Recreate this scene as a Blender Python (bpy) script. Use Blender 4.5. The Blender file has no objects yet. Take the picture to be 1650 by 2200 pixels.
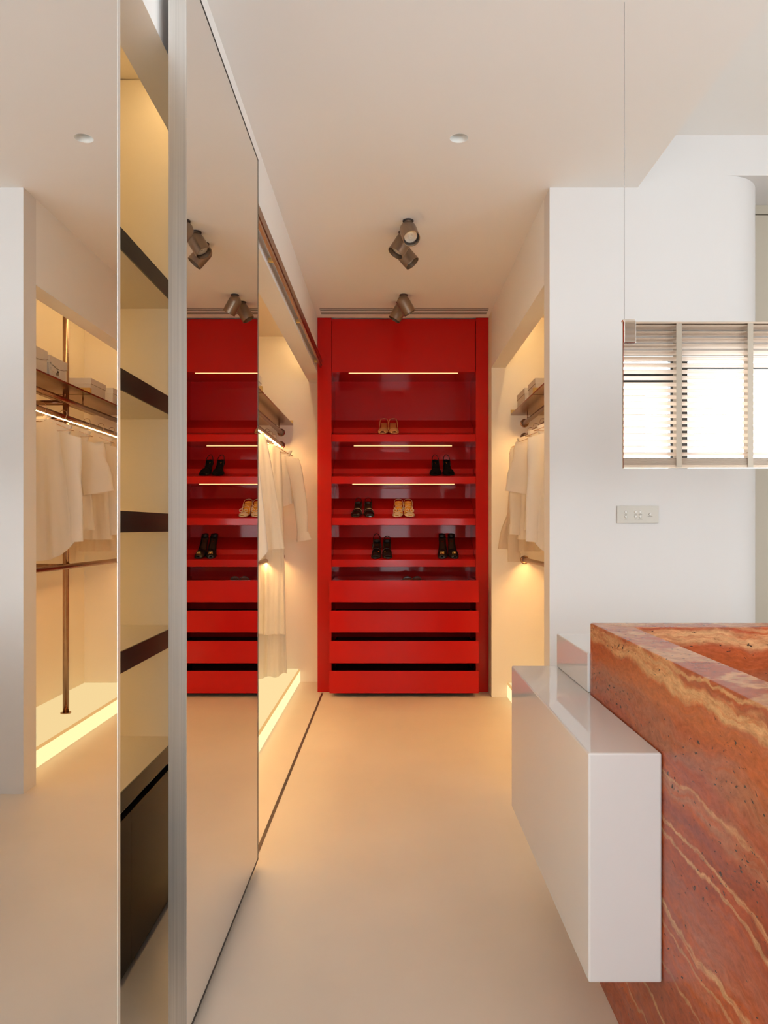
import bpy, bmesh, math, random
from mathutils import Vector, Matrix
random.seed(7)
sc = bpy.context.scene
col = sc.collection
PI = math.pi

# ------------------------------------------------------------------ camera
cd = bpy.data.cameras.new('camera')
cd.sensor_fit = 'VERTICAL'; cd.sensor_height = 36.0; cd.sensor_width = 27.0
cd.lens = 1640 / 2200 * 36.0
cd.shift_x = -13 / 2200; cd.shift_y = 33 / 2200
cd.clip_start = 0.02
cam = bpy.data.objects.new('camera', cd); col.objects.link(cam)
cam.location = (0, 0, 1.19); cam.rotation_euler = (PI / 2, 0, 0)
sc.camera = cam

# ------------------------------------------------------------------ world, exposure
w = bpy.data.worlds.new('world'); sc.world = w; w.use_nodes = True
bg = w.node_tree.nodes['Background']
bg.inputs[0].default_value = (0.91, 0.985, 1.04, 1); bg.inputs[1].default_value = 7.1
vs = sc.view_settings
vs.view_transform = 'Standard'; vs.look = 'None'; vs.gamma = 1.0; vs.use_curve_mapping = False
vs.exposure = 0.45
sc.cycles.max_bounces = 14; sc.cycles.diffuse_bounces = 7; sc.cycles.glossy_bounces = 6
sc.cycles.transmission_bounces = 8; sc.cycles.sample_clamp_indirect = 6.0
sc.cycles.caustics_reflective = True; sc.cycles.blur_glossy = 0.3; sc.cycles.caustics_refractive = False

def portal(x0, x1, z0, z1, y, side=None):
    l = bpy.data.lights.new('window_portal', 'AREA'); l.shape = 'RECTANGLE'
    l.size = x1 - x0; l.size_y = z1 - z0; l.cycles.is_portal = True
    o = bpy.data.objects.new('window_portal', l); col.objects.link(o)
    o.location = ((x0 + x1) / 2, y, (z0 + z1) / 2); o.rotation_euler = (PI / 2, 0, 0)
    if side: o.location = (y, (x0 + x1) / 2, (z0 + z1) / 2); o.rotation_euler = (PI / 2, 0, PI / 2)
portal(0.8, 3.1, 0.95, 2.38, -1.0)
portal(-0.20, 0.36, 0.40, 2.30, -1.0)
portal(-0.7, 0.9, 0.85, 2.45, 3.68, True)  # portal of the added side window
WARM = (1.0, 0.56, 0.20)

# ------------------------------------------------------------------ materials
def sock(n, *names):
    for k in names:
        if k in n.inputs: return n.inputs[k]
def mat(name, c, rough=0.5, metal=0.0, spec=0.5, coat=0.0, bump=None, vary=None, emit=None, estr=0.0):
    m = bpy.data.materials.new(name); m.use_nodes = True
    nt = m.node_tree; b = nt.nodes['Principled BSDF']
    b.inputs['Base Color'].default_value = (*c, 1); b.inputs['Roughness'].default_value = rough
    b.inputs['Metallic'].default_value = metal; sock(b, 'Specular IOR Level', 'Specular').default_value = spec
    if coat: b.inputs['Coat Weight'].default_value = coat; b.inputs['Coat Roughness'].default_value = 0.04
    if emit: b.inputs['Emission Color'].default_value = (*emit, 1); b.inputs['Emission Strength'].default_value = estr
    if vary or bump:
        geo = nt.nodes.new('ShaderNodeNewGeometry')
        mp = nt.nodes.new('ShaderNodeMapping'); nt.links.new(geo.outputs['Position'], mp.inputs[0])
        sc3 = (vary or bump)[1]
        mp.inputs['Scale'].default_value = sc3 if isinstance(sc3, tuple) else (sc3,) * 3
        nz = nt.nodes.new('ShaderNodeTexNoise'); nz.inputs['Scale'].default_value = 1.0
        nz.inputs['Detail'].default_value = 5; nt.links.new(mp.outputs[0], nz.inputs['Vector'])
        if vary:
            r = nt.nodes.new('ShaderNodeValToRGB'); a = vary[0]
            r.color_ramp.elements[0].position = 0.3; r.color_ramp.elements[1].position = 0.7
            r.color_ramp.elements[0].color = (*[v * (1 - a) for v in c], 1)
            r.color_ramp.elements[1].color = (*[min(1, v * (1 + a)) for v in c], 1)
            nt.links.new(nz.outputs[0], r.inputs[0]); nt.links.new(r.outputs[0], b.inputs['Base Color'])
        if bump:
            mp2 = nt.nodes.new('ShaderNodeMapping'); nt.links.new(geo.outputs['Position'], mp2.inputs[0])
            s2 = bump[1]; mp2.inputs['Scale'].default_value = s2 if isinstance(s2, tuple) else (s2,) * 3
            n2 = nt.nodes.new('ShaderNodeTexNoise'); n2.inputs['Scale'].default_value = 1.0
            nt.links.new(mp2.outputs[0], n2.inputs['Vector'])
            bp = nt.nodes.new('ShaderNodeBump'); bp.inputs['Strength'].default_value = bump[0]
            bp.inputs['Distance'].default_value = 0.002
            nt.links.new(n2.outputs[0], bp.inputs['Height']); nt.links.new(bp.outputs[0], b.inputs['Normal'])
    return m
def emis(name, c, s):
    m = bpy.data.materials.new(name); m.use_nodes = True; nt = m.node_tree; nt.nodes.clear()
    e = nt.nodes.new('ShaderNodeEmission'); e.inputs[0].default_value = (*c, 1); e.inputs[1].default_value = s
    o = nt.nodes.new('ShaderNodeOutputMaterial'); nt.links.new(e.outputs[0], o.inputs[0]); return m
def cloth_mat(name, c, tr=0.35):
    m = bpy.data.materials.new(name); m.use_nodes = True; nt = m.node_tree; nt.nodes.clear()
    d = nt.nodes.new('ShaderNodeBsdfDiffuse'); t = nt.nodes.new('ShaderNodeBsdfTranslucent')
    x = nt.nodes.new('ShaderNodeMixShader'); o = nt.nodes.new('ShaderNodeOutputMaterial')
    d.inputs[0].default_value = (*c, 1); t.inputs[0].default_value = (*c, 1); x.inputs[0].default_value = tr
    geo = nt.nodes.new('ShaderNodeNewGeometry')
    n = nt.nodes.new('ShaderNodeTexNoise'); n.inputs['Scale'].default_value = 900; n.inputs['Detail'].default_value = 2
    nt.links.new(geo.outputs['Position'], n.inputs['Vector'])
    b = nt.nodes.new('ShaderNodeBump'); b.inputs['Strength'].default_value = 0.15; b.inputs['Distance'].default_value = 0.001
    nt.links.new(n.outputs[0], b.inputs['Height']); nt.links.new(b.outputs[0], d.inputs['Normal'])
    nt.links.new(d.outputs[0], x.inputs[1]); nt.links.new(t.outputs[0], x.inputs[2]); nt.links.new(x.outputs[0], o.inputs[0])
    return m
def travertine():
    m = bpy.data.materials.new('red_travertine'); m.use_nodes = True; nt = m.node_tree; L = nt.links.new
    b = nt.nodes['Principled BSDF']; b.inputs['Roughness'].default_value = 0.26; b.inputs['Specular IOR Level'].default_value = 0.22
    N = nt.nodes.new
    geo = N('ShaderNodeNewGeometry'); sp = N('ShaderNodeSeparateXYZ'); L(geo.outputs['Position'], sp.inputs[0])
    def math_(op, a, bb):
        n = N('ShaderNodeMath'); n.operation = op
        for i, v in enumerate((a, bb)):
            if isinstance(v, (int, float)): n.inputs[i].default_value = v
            else: L(v, n.inputs[i])
        return n.outputs[0]
    # bedding height: level beds that wave a little
    wv = math_('SUBTRACT', sp.outputs[2], math_('MULTIPLY', sp.outputs[1], 0.02))
    for sc_, am in ((1.6, 0.09), (6.5, 0.050), (24.0, 0.020), (80.0, 0.008)):
        wp = N('ShaderNodeTexNoise'); wp.inputs['Scale'].default_value = sc_; wp.inputs['Detail'].default_value = 3
        L(geo.outputs['Position'], wp.inputs['Vector'])
        wv = math_('ADD', wv, math_('MULTIPLY', math_('SUBTRACT', wp.outputs[0], 0.5), am))
    def noise(sx, sy, sw, detail, rough, off=0.0, dist=0.0):
        cb = N('ShaderNodeCombineXYZ')
        L(math_('ADD', math_('MULTIPLY', sp.outputs[0], sx), off), cb.inputs[0])
        L(math_('MULTIPLY', sp.outputs[1], sy), cb.inputs[1]); L(math_('MULTIPLY', wv, sw), cb.inputs[2])
        n = N('ShaderNodeTexNoise'); n.inputs['Scale'].default_value = 1; n.inputs['Detail'].default_value = detail
        n.inputs['Roughness'].default_value = rough; n.inputs['Distortion'].default_value = dist
        L(cb.outputs[0], n.inputs['Vector']); return n.outputs[0]
    def ramp(v, pts):
        r = N('ShaderNodeValToRGB'); e = r.color_ramp.elements
        while len(e) < len(pts): e.new(0.5)
        for i, (p, c) in enumerate(pts): e[i].position = p; e[i].color = (*c, 1)
        L(v, r.inputs[0]); return r.outputs[0]
    n1 = noise(1.3, 1.3, 9, 9, 0.62, 3.1, 0.4)
    base = ramp(n1, [(0.30, (0.20, 0.030, 0.011)), (0.43, (0.38, 0.068, 0.017)),
            (0.51, (0.36, 0.085, 0.040)), (0.60, (0.45, 0.085, 0.017)), (0.72, (0.43, 0.145, 0.080))])
    streak = ramp(noise(5, 5, 70, 6, 0.7, 1.7, 0.3), [(0.36, (0.25, 0.25, 0.25)), (0.56, (1, 1, 1))])
    colr = base
    thick = math_('ADD', math_('MULTIPLY', noise(4, 4, 3, 4, 0.6, 6.6), 2.4), -0.25)
    def band(c, wd, rgb, amt, st=True):
        nonlocal colr
        d = math_('DIVIDE', math_('ABSOLUTE', math_('SUBTRACT', wv, c), 0), math_('MULTIPLY', thick, wd))
        mk = math_('MAXIMUM', math_('SUBTRACT', 1.0, d), 0.0)
        mk = math_('MINIMUM', math_('MULTIPLY', mk, 1.8), 1.0)
        if st: mk = math_('MULTIPLY', mk, streak)
        x_ = N('ShaderNodeMix'); x_.data_type = 'RGBA'; L(math_('MULTIPLY', mk, amt), x_.inputs[0])
        L(colr, x_.inputs[6]); x_.inputs[7].default_value = (*rgb, 1); colr = x_.outputs[2]
    band(0.790, 0.075, (0.44, 0.10, 0.022), 0.55, False)
    band(0.745, 0.045, (0.33, 0.14, 0.075), 0.6)
    band(0.66, 0.030, (0.40, 0.18, 0.10), 0.75)
    band(0.62, 0.030, (0.26, 0.052, 0.030), 0.6, False)
    band(0.48, 0.05, (0.33, 0.095, 0.055), 0.5, False)
    band(0.22, 0.09, (0.30, 0.055, 0.022), 0.5, False)
    for c_, w_, a_ in ((0.862, 0.026, 0.95), (0.895, 0.007, 0.7), (0.675, 0.006, 0.45), (0.585, 0.008, 0.85), (0.556, 0.007, 0.8), (0.405, 0.011, 0.85), (0.375, 0.005, 0.5), (0.29, 0.006, 0.5), (0.17, 0.008, 0.7), (0.09, 0.006, 0.6)):
        band(c_, w_, (0.64, 0.36, 0.165), a_)
    fine = noise(40, 40, 110, 4, 0.7, 0.3)
    mx2 = N('ShaderNodeMix'); mx2.data_type = 'RGBA'; mx2.blend_type = 'MULTIPLY'; mx2.inputs[0].default_value = 0.85
    L(colr, mx2.inputs[6]); L(ramp(fine, [(0.3, (0.62, 0.58, 0.55)), (0.65, (1.15, 1.12, 1.1))]), mx2.inputs[7])
    pit = noise(55, 55, 130, 2, 0.5, 5.0); zone = noise(3, 3, 16, 3, 0.5, 9.0)
    pm = ramp(math_('ADD', pit, math_('MULTIPLY', zone, 0.35)), [(0.875, (0, 0, 0)), (0.90, (1, 1, 1))])
    mx3 = N('ShaderNodeMix'); mx3.data_type = 'RGBA'; L(pm, mx3.inputs[0]); L(mx2.outputs[2], mx3.inputs[6]); mx3.inputs[7].default_value = (0.055, 0.028, 0.02, 1)
    L(mx3.outputs[2], b.inputs['Base Color'])
    bp = N('ShaderNodeBump'); bp.inputs['Strength'].default_value = 0.6; bp.inputs['Distance'].default_value = 0.003; bp.invert = True
    L(pm, bp.inputs['Height']); L(bp.outputs[0], b.inputs['Normal'])
    return m

M = {}
M['wall'] = mat('white_plaster', (0.70, 0.682, 0.668), 0.75, spec=0.25, bump=(0.05, 60))  # white paint darkened to dim the wall facing the window
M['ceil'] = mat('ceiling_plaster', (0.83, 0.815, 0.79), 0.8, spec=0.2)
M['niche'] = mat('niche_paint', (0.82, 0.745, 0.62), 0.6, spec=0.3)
M['floor'] = mat('beige_microcement', (0.70, 0.615, 0.515), 0.42, spec=0.4, vary=(0.045, 1.6), bump=(0.03, 25))
M['mirror'] = mat('mirror_glass', (0.91, 0.90, 0.88), 0.0, metal=1.0)
M['steel'] = mat('brushed_steel', (0.74, 0.725, 0.70), 0.38, metal=1.0, vary=(0.10, (260, 260, 1.5)))
M['satin'] = mat('satin_steel', (0.88, 0.88, 0.87), 0.35, metal=1.0)
M['cable'] = mat('steel_cable', (0.30, 0.285, 0.265), 0.5, metal=0.2)
M['chrome'] = mat('polished_chrome', (0.85, 0.84, 0.82), 0.04, metal=1.0)
M['dark'] = mat('dark_gasket', (0.015, 0.010, 0.008), 0.5)
M['track'] = mat('dark_track', (0.030, 0.008, 0.006), 0.4)
M['bronze'] = mat('bronze_metal', (0.36, 0.215, 0.14), 0.27, metal=1.0, vary=(0.08, (30, 2, 30)))
M['rail'] = mat('bronze_rail', (0.33, 0.20, 0.14), 0.32, metal=1.0)
M['spot'] = mat('spot_bronze', (0.30, 0.225, 0.165), 0.36, metal=0.85)
M['spotin'] = mat('spot_inside', (0.05, 0.04, 0.035), 0.45)
M['lens'] = mat('spot_lens', (0.72, 0.66, 0.58), 0.12, metal=0.55)
M['red'] = mat('red_lacquer', (0.46, 0.010, 0.008), 0.12, spec=0.17)
M['redgloss'] = mat('red_gloss_lacquer', (0.42, 0.010, 0.012), 0.05, spec=0.14)
M['redshade'] = mat('red_shaded_inside', (0.05, 0.002, 0.002), 0.6, spec=0.05)  # lacquer red darkened, painting in the shade of enclosed drawers and base
M['black'] = mat('black_inside', (0.006, 0.004, 0.004), 0.9, spec=0.0)
M['whitegloss'] = mat('white_gloss_lacquer', (0.68, 0.67, 0.655), 0.035, spec=0.5)
M['stone'] = travertine()
M['bronzeface'] = mat('dark_bronze_face', (0.085, 0.080, 0.062), 0.38, metal=0.0, spec=0.3, vary=(0.06, (200, 2, 200)))
M['darkdoor'] = mat('dark_bronze_door', (0.016, 0.013, 0.011), 0.45, metal=0.0, spec=0.3)
M['cream'] = mat('cream_panel', (0.72, 0.65, 0.52), 0.5, spec=0.3)
M['led'] = emis('warm_led', (1.0, 0.68, 0.33), 40)
M['ledlow'] = emis('warm_led_low', (1.0, 0.68, 0.35), 42)
M['ledrod'] = emis('warm_led_rod', (1.0, 0.58, 0.21), 140)
M['ledlower'] = emis('warm_led_lower', (1.0, 0.56, 0.20), 92)
M['ledshelf'] = emis('warm_led_shelf', (1.0, 0.46, 0.20), 1.7)
M['plinthtop'] = emis('glow_plinth_top', (1.0, 0.74, 0.36), 0.74)
M['plinthfront'] = emis('glow_plinth_front', (1.0, 0.76, 0.38), 1.05)
M['plinthedge'] = emis('glow_plinth_edge', (1.0, 0.56, 0.20), 0.62)
M['brass'] = mat('brass_flange', (0.62, 0.42, 0.16), 0.35, metal=0.6)
M['box'] = mat('box_card', (0.62, 0.56, 0.49), 0.7, spec=0.2)
M['boxline'] = mat('box_seam', (0.20, 0.15, 0.11), 0.7)
M['cotton'] = cloth_mat('white_cotton', (0.88, 0.86, 0.84), 0.42)
M['ivory'] = cloth_mat('ivory_cloth', (0.87, 0.82, 0.74), 0.42)
M['sheer'] = cloth_mat('sheer_cloth', (0.88, 0.80, 0.68), 0.58)
M['wire'] = mat('hanger_wire', (0.72, 0.52, 0.36), 0.25, metal=1.0)
M['blackshoe'] = mat('black_leather', (0.010, 0.008, 0.008), 0.4)
M['blacksuede'] = mat('black_suede', (0.008, 0.006, 0.006), 0.9, spec=0.1)
M['patent'] = mat('black_patent', (0.012, 0.007, 0.007), 0.08, coat=0.5)
M['tan'] = mat('tan_leather', (0.50, 0.17, 0.05), 0.45)
M['tanlight'] = mat('pale_tan_leather', (0.62, 0.30, 0.12), 0.45)
M['gold'] = mat('gold_metal', (0.85, 0.52, 0.14), 0.25, metal=1.0)
M['yellow'] = mat('yellow_insole', (0.85, 0.40, 0.045), 0.5)
M['champagne'] = mat('champagne_satin', (0.68, 0.50, 0.32), 0.35)
M['insole'] = mat('dark_insole', (0.022, 0.012, 0.006), 0.4)
M['lens2'] = mat('smoky_lens', (0.07, 0.025, 0.018), 0.08)
M['panel'] = mat('beige_door', (0.47, 0.42, 0.335), 0.5)
M['plate'] = mat('satin_nickel', (0.52, 0.485, 0.425), 0.42, metal=0.15)
M['knob'] = mat('nickel_button', (0.55, 0.52, 0.47), 0.3, metal=0.2)
M['print'] = mat('engraved_mark', (0.22, 0.20, 0.17), 0.6)
M['lightcup'] = mat('downlight_cup', (0.74, 0.75, 0.72), 0.5)
M['slat'] = mat('wood_slat', (0.60, 0.475, 0.37), 0.5, vary=(0.06, (2, 40, 40)))
M['tape'] = mat('ladder_tape', (0.46, 0.40, 0.33), 0.85)
M['frame'] = mat('dark_window_frame', (0.035, 0.033, 0.032), 0.4)
M['pier'] = mat('terracotta_render', (0.62, 0.36, 0.26), 0.9)
g = bpy.data.materials.new('window_glass'); g.use_nodes = True
nt = g.node_tree; nt.nodes.clear()
tb = nt.nodes.new('ShaderNodeBsdfTransparent'); gb = nt.nodes.new('ShaderNodeBsdfGlossy'); gb.inputs['Roughness'].default_value = 0
mx = nt.nodes.new('ShaderNodeMixShader'); mx.inputs[0].default_value = 0.06; oo = nt.nodes.new('ShaderNodeOutputMaterial')
nt.links.new(tb.outputs[0], mx.inputs[1]); nt.links.new(gb.outputs[0], mx.inputs[2]); nt.links.new(mx.outputs[0], oo.inputs[0])
M['glass'] = g

# ------------------------------------------------------------------ helpers
WL = {}      # world location of every object (only translations are used)
def finish(name, bm, m, parent=None, smooth=False, bevel=0.0, solid=0.0, loc=None):
    bmesh.ops.recalc_face_normals(bm, faces=bm.faces)
    lo = Vector((1e9,) * 3); hi = Vector((-1e9,) * 3)
    for v in bm.verts:
        for i in range(3): lo[i] = min(lo[i], v.co[i]); hi[i] = max(hi[i], v.co[i])
    c = Vector(((lo.x + hi.x) / 2, (lo.y + hi.y) / 2, lo.z)) if loc is None else Vector(loc)
    for v in bm.verts: v.co -= c
    me = bpy.data.meshes.new(name); bm.to_mesh(me); bm.free()
    if m: me.materials.append(M[m])
    if smooth:
        for p in me.polygons: p.use_smooth = True
    o = bpy.data.objects.new(name, me); col.objects.link(o)
    if parent: o.parent = parent; o.location = c - WL[parent.name]
    else: o.location = c
    WL[o.name] = c
    if solid:
        s = o.modifiers.new('solid', 'SOLIDIFY'); s.thickness = solid; s.offset = 0
    if bevel:
        b = o.modifiers.new('bevel', 'BEVEL'); b.width = bevel; b.segments = 2; b.limit_method = 'ANGLE'
    return o
def thing(name, label, cat, loc, group=None):
    o = bpy.data.objects.new(name, None); col.objects.link(o); o.location = loc
    o.empty_display_size = 0.05
    WL[o.name] = Vector(loc); return tag(o, label, cat, group)
def tag(o, label, cat, group=None):
    o['label'] = label; o['category'] = cat
    if group: o['group'] = group
    return o
def struct(o, label=None):
    o['kind'] = 'structure'
    if label: o['label'] = label
    return o
def bx(bm, x0, x1, y0, y1, z0, z1):
    v = [bm.verts.new(p) for p in ((x0, y0, z0), (x1, y0, z0), (x1, y1, z0), (x0, y1, z0), (x0, y0, z1), (x1, y0, z1), (x1, y1, z1), (x0, y1, z1))]
    for f in ((3, 2, 1, 0), (4, 5, 6, 7), (0, 1, 5, 4), (1, 2, 6, 5), (2, 3, 7, 6), (3, 0, 4, 7)): bm.faces.new([v[i] for i in f])
def box(name, x0, x1, y0, y1, z0, z1, m, parent=None, bevel=0.0):
    bm = bmesh.new(); bx(bm, x0, x1, y0, y1, z0, z1); return finish(name, bm, m, parent, bevel=bevel)
def boxes(name, lst, m, parent=None, bevel=0.0):
    bm = bmesh.new()
    for b in lst: bx(bm, *b)
    return finish(name, bm, m, parent, bevel=bevel)
def prism(bm, poly, axis, a, b):
    """extrude a 2D polygon along axis ('x','y','z') from a to b"""
    def P(p, t):
        return {'x': (t, p[0], p[1]), 'y': (p[0], t, p[1]), 'z': (p[0], p[1], t)}[axis]
    A = [bm.verts.new(P(p, a)) for p in poly]; B = [bm.verts.new(P(p, b)) for p in poly]
    bm.faces.new(A); bm.faces.new(B[::-1])
    n = len(poly)
    for i in range(n): bm.faces.new((A[i], B[i], B[(i + 1) % n], A[(i + 1) % n]))
def frame_at(d):
    d = d.normalized(); up = Vector((0, 0, 1)) if abs(d.z) < 0.9 else Vector((1, 0, 0))
    a = d.cross(up).normalized(); return a, d.cross(a).normalized()
def tube(bm, pts, r, n=8, cap=True):
    pts = [Vector(p) for p in pts]; rings = []
    rs = r if isinstance(r, (list, tuple)) else [r] * len(pts)
    a = None
    for i, p in enumerate(pts):
        d = (pts[min(i + 1, len(pts) - 1)] - pts[max(i - 1, 0)])
        if d.length < 1e-9: d = Vector((0, 0, 1))
        d.normalize()
        if a is None: a, b = frame_at(d)
        else:
            a = (a - d * a.dot(d)); a = a.normalized() if a.length > 1e-6 else frame_at(d)[0]
            b = d.cross(a)
        rings.append([bm.verts.new(p + (a * math.cos(2 * PI * k / n) + b * math.sin(2 * PI * k / n)) * rs[i]) for k in range(n)])
    for i in range(len(rings) - 1):
        for k in range(n): bm.faces.new((rings[i][k], rings[i][(k + 1) % n], rings[i + 1][(k + 1) % n], rings[i + 1][k]))
    if cap: bm.faces.new(rings[0][::-1]); bm.faces.new(rings[-1])
def tubeo(name, pts, r, m, parent=None, n=10):
    bm = bmesh.new(); tube(bm, pts, r, n); return finish(name, bm, m, parent, smooth=True)
def lathe(bm, prof, origin, d, n=24):
    """prof: (radius, distance along d)"""
    d = Vector(d).normalized(); a, b = frame_at(d); o = Vector(origin); rings = []
    for r, t in prof:
        if r < 1e-6: rings.append([bm.verts.new(o + d * t)])
        else: rings.append([bm.verts.new(o + d * t + (a * math.cos(2 * PI * k / n) + b * math.sin(2 * PI * k / n)) * r) for k in range(n)])
    for i in range(len(rings) - 1):
        A, B = rings[i], rings[i + 1]
        for k in range(n):
            k2 = (k + 1) % n
            if len(A) == 1 and len(B) == 1: continue
            if len(A) == 1: bm.faces.new((A[0], B[k2], B[k]))
            elif len(B) == 1: bm.faces.new((A[k], A[k2], B[0]))
            else: bm.faces.new((A[k], A[k2], B[k2], B[k]))
def latheo(name, prof, origin, d, m, parent=None, n=24, smooth=True):
    bm = bmesh.new(); lathe(bm, prof, origin, d, n); o = finish(name, bm, m, parent, smooth=smooth)
    if smooth:
        md = o.modifiers.new('es', 'EDGE_SPLIT'); md.split_angle = math.radians(40)
    return o
def grid(bm, rows, closed=False):
    V = [[bm.verts.new(p) for p in r] for r in rows]
    for i in range(len(V) - 1):
        n = len(V[i])
        for k in range(n if closed else n - 1):
            bm.faces.new((V[i][k], V[i][(k + 1) % n], V[i + 1][(k + 1) % n], V[i + 1][k]))
    return V

# ------------------------------------------------------------------ the room
XL, XR = -0.526, 0.712         # aisle walls
YF = 3.406                     # the white wall that faces the window
YC = 5.513                     # front of the red cabinet
ZC, ZU = 2.706, 2.94           # lower and upper ceiling
ZH = 2.31                      # underside of niche headers
YB = -0.90                     # window wall
XO = 3.6
struct(box('floor', -1.4, XO + 0.1, YB - 0.12, 6.1, -0.1, 0.0, 'floor'))

# lower ceiling, with a round hole for the downlight and a slot for the air grille
DL = (0.269, 2.974, 0.036)
bm = bmesh.new()
xs = [-1.4, -0.49, DL[0] - 0.07, DL[0] + 0.07, 0.685, 1.105]
ys = [YB - 0.12, DL[1] - 0.07, DL[1] + 0.07, 5.272, 5.448, 6.1]
for i in range(len(xs) - 1):
    for j in range(len(ys) - 1):
        if i == 2 and j == 1:
            n = 32; ring_o = []; ring_i = []
            for k in range(n):
                a = 2 * PI * k / n; c, s = math.cos(a), math.sin(a); q = 0.07 / max(abs(c), abs(s))
                ring_o.append((DL[0] + c * q, DL[1] + s * q)); ring_i.append((DL[0] + c * DL[2], DL[1] + s * DL[2]))
            for z in (ZC, ZC + 0.12):
                grid(bm, [[(p[0], p[1], z) for p in ring_o], [(p[0], p[1], z) for p in ring_i]], True)
            grid(bm, [[(p[0], p[1], ZC) for p in ring_i], [(p[0], p[1], ZC + 0.12) for p in ring_i]], True)
        elif j == 3 and 1 <= i <= 3: continue
        else: bx(bm, xs[i], xs[i + 1], ys[j], ys[j + 1], ZC, ZC + 0.12)
bx(bm, 1.085, 1.105, YB - 0.12, YF, ZC + 0.12, ZU)
struct(finish('ceiling', bm, 'ceil', loc=(0, 0, ZC)))
struct(box('ceiling_upper', 1.085, XO + 0.1, YB - 0.12, YF + 0.1, ZU, ZU + 0.1, 'ceil'))

# wall_right: the white wall with a rounded end, the aisle wall with its niche, the niche shell
R = 0.22; cxr = 1.491
poly = [(XR, YF)] + [(cxr + R * math.sin(a), YF + R - R * math.cos(a)) for a in [PI / 2 * k / 20 for k in range(21)]] + [(cxr + R, 3.75), (1.30, 3.75), (1.30, 3.528), (XR, 3.528)]
bm = bmesh.new(); prism(bm, poly, 'z', 0, 2.76)
o = finish('wall_right', bm, 'wall', smooth=True); md = o.modifiers.new('es', 'EDGE_SPLIT'); md.split_angle = 0.4
struct(o)
struct(boxes('wall_right_lintel', [(XR, XO, YF, YF + 0.122, 2.76, ZU)], 'wall'))
struct(boxes('wall_right_alcove', [(1.30, XO, YF + 0.122, 3.80, 2.76, 2.85), (2.95, XO, 3.715, 3.80, 0, 2.76), (1.711, 1.765, 3.735, 3.80, 0, 2.76)], 'wall'))
YN = 5.355                      # far wall of the right niche
struct(boxes('wall_right_header', [(XR, 0.81, 3.528, YN, ZH, ZC)], 'ceil'))  # lighter ceiling plaster here, so the header looks more strongly lit
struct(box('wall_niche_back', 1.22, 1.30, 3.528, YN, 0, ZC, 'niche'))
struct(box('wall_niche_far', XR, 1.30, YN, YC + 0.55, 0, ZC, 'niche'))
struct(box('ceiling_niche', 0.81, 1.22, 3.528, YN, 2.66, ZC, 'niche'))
# door beyond the rounded wall
o = struct(box('door_1', 1.773, 2.94, 3.715, 3.755, 0.004, 2.709, 'panel'))
struct(boxes('trim_1', [(1.711, 2.95, 3.720, 3.80, 2.717, 2.76)], 'panel'))
struct(box('trim_2', 1.765, 2.95, 3.757, 3.80, 0, 2.717, 'dark'))

# wall_left: header above the doors, closet shell
YFL = 5.88
struct(boxes('wall_left', [(-0.626, XL, 0.30, YFL, ZH, ZC), (-0.626, XL, YB, 0.30, 0, ZC)], 'ceil'))  # ceiling plaster's paler tone stands in for more light on this wall
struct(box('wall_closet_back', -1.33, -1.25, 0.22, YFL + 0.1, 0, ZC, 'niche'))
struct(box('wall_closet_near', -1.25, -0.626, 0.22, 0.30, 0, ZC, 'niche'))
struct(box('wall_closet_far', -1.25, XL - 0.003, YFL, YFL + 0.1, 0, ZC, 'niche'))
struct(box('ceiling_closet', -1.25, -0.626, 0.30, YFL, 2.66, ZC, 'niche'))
struct(boxes('wall_far', [(XL - 0.003, XR + 0.05, 6.0, 6.1, 0, ZC)], 'wall'))

# wall_back: window wall behind the viewer, and the outer side wall
W1 = (0.80, 3.10, 0.95, 2.38); W2 = (-0.20, 0.36, 0.40, 2.30)
struct(boxes('wall_back', [(-1.4, W2[0], YB - 0.12, YB, 0, ZU), (W2[1], W1[0], YB - 0.12, YB, 0, ZU), (W1[1], XO, YB - 0.12, YB, 0, ZU),
     (W1[0], W1[1], YB - 0.12, YB, 0, W1[2]), (W1[0], W1[1], YB - 0.12, YB, W1[3], ZU), (W2[0], W2[1], YB - 0.12, YB, 0, W2[2]), (W2[0], W2[1], YB - 0.12, YB, W2[3], ZU)], 'wall'))
struct(boxes('wall_outer', [(XO, XO + 0.1, YB - 0.12, -0.7, 0, ZU), (XO, XO + 0.1, 0.9, 3.8, 0, ZU), (XO, XO + 0.1, -0.7, 0.9, 0, 0.85), (XO, XO + 0.1, -0.7, 0.9, 2.45, ZU)], 'wall'))  # opening left for the added fill window
def window(name, x0, x1, z0, z1, bars, transoms):
    t = 0.05; y0, y1 = YB - 0.10, YB - 0.05
    lst = [(x0, x0 + t, y0, y1, z0, z1), (x1 - t, x1, y0, y1, z0, z1), (x0 + t, x1 - t, y0, y1, z0, z0 + t), (x0 + t, x1 - t, y0, y1, z1 - t * 0.4, z1)]
    r = struct(boxes(name, lst, 'frame'))
    for (a, b) in bars: box('mullion', a, b, y0, y1, z0 + t, z1 - t * 0.4, 'frame', r)
    for (a, b, c, d) in transoms: box('transom', a, b, y0, y1, c, d, 'frame', r)
    edges = [x0 + t] + [q for ab in bars for q in ab] + [x1 - t]
    for i in range(0, len(edges), 2): box('pane', edges[i], edges[i + 1], YB - 0.078, YB - 0.072, z0 + t, z1 - t * 0.4, 'glass', r)
window('window_1', *W1, [(1.965, 2.085)], [(0.85, 1.965, 2.185, 2.285), (2.085, 3.05, 2.30, 2.316)])
window('window_2', *W2, [], [])
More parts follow.
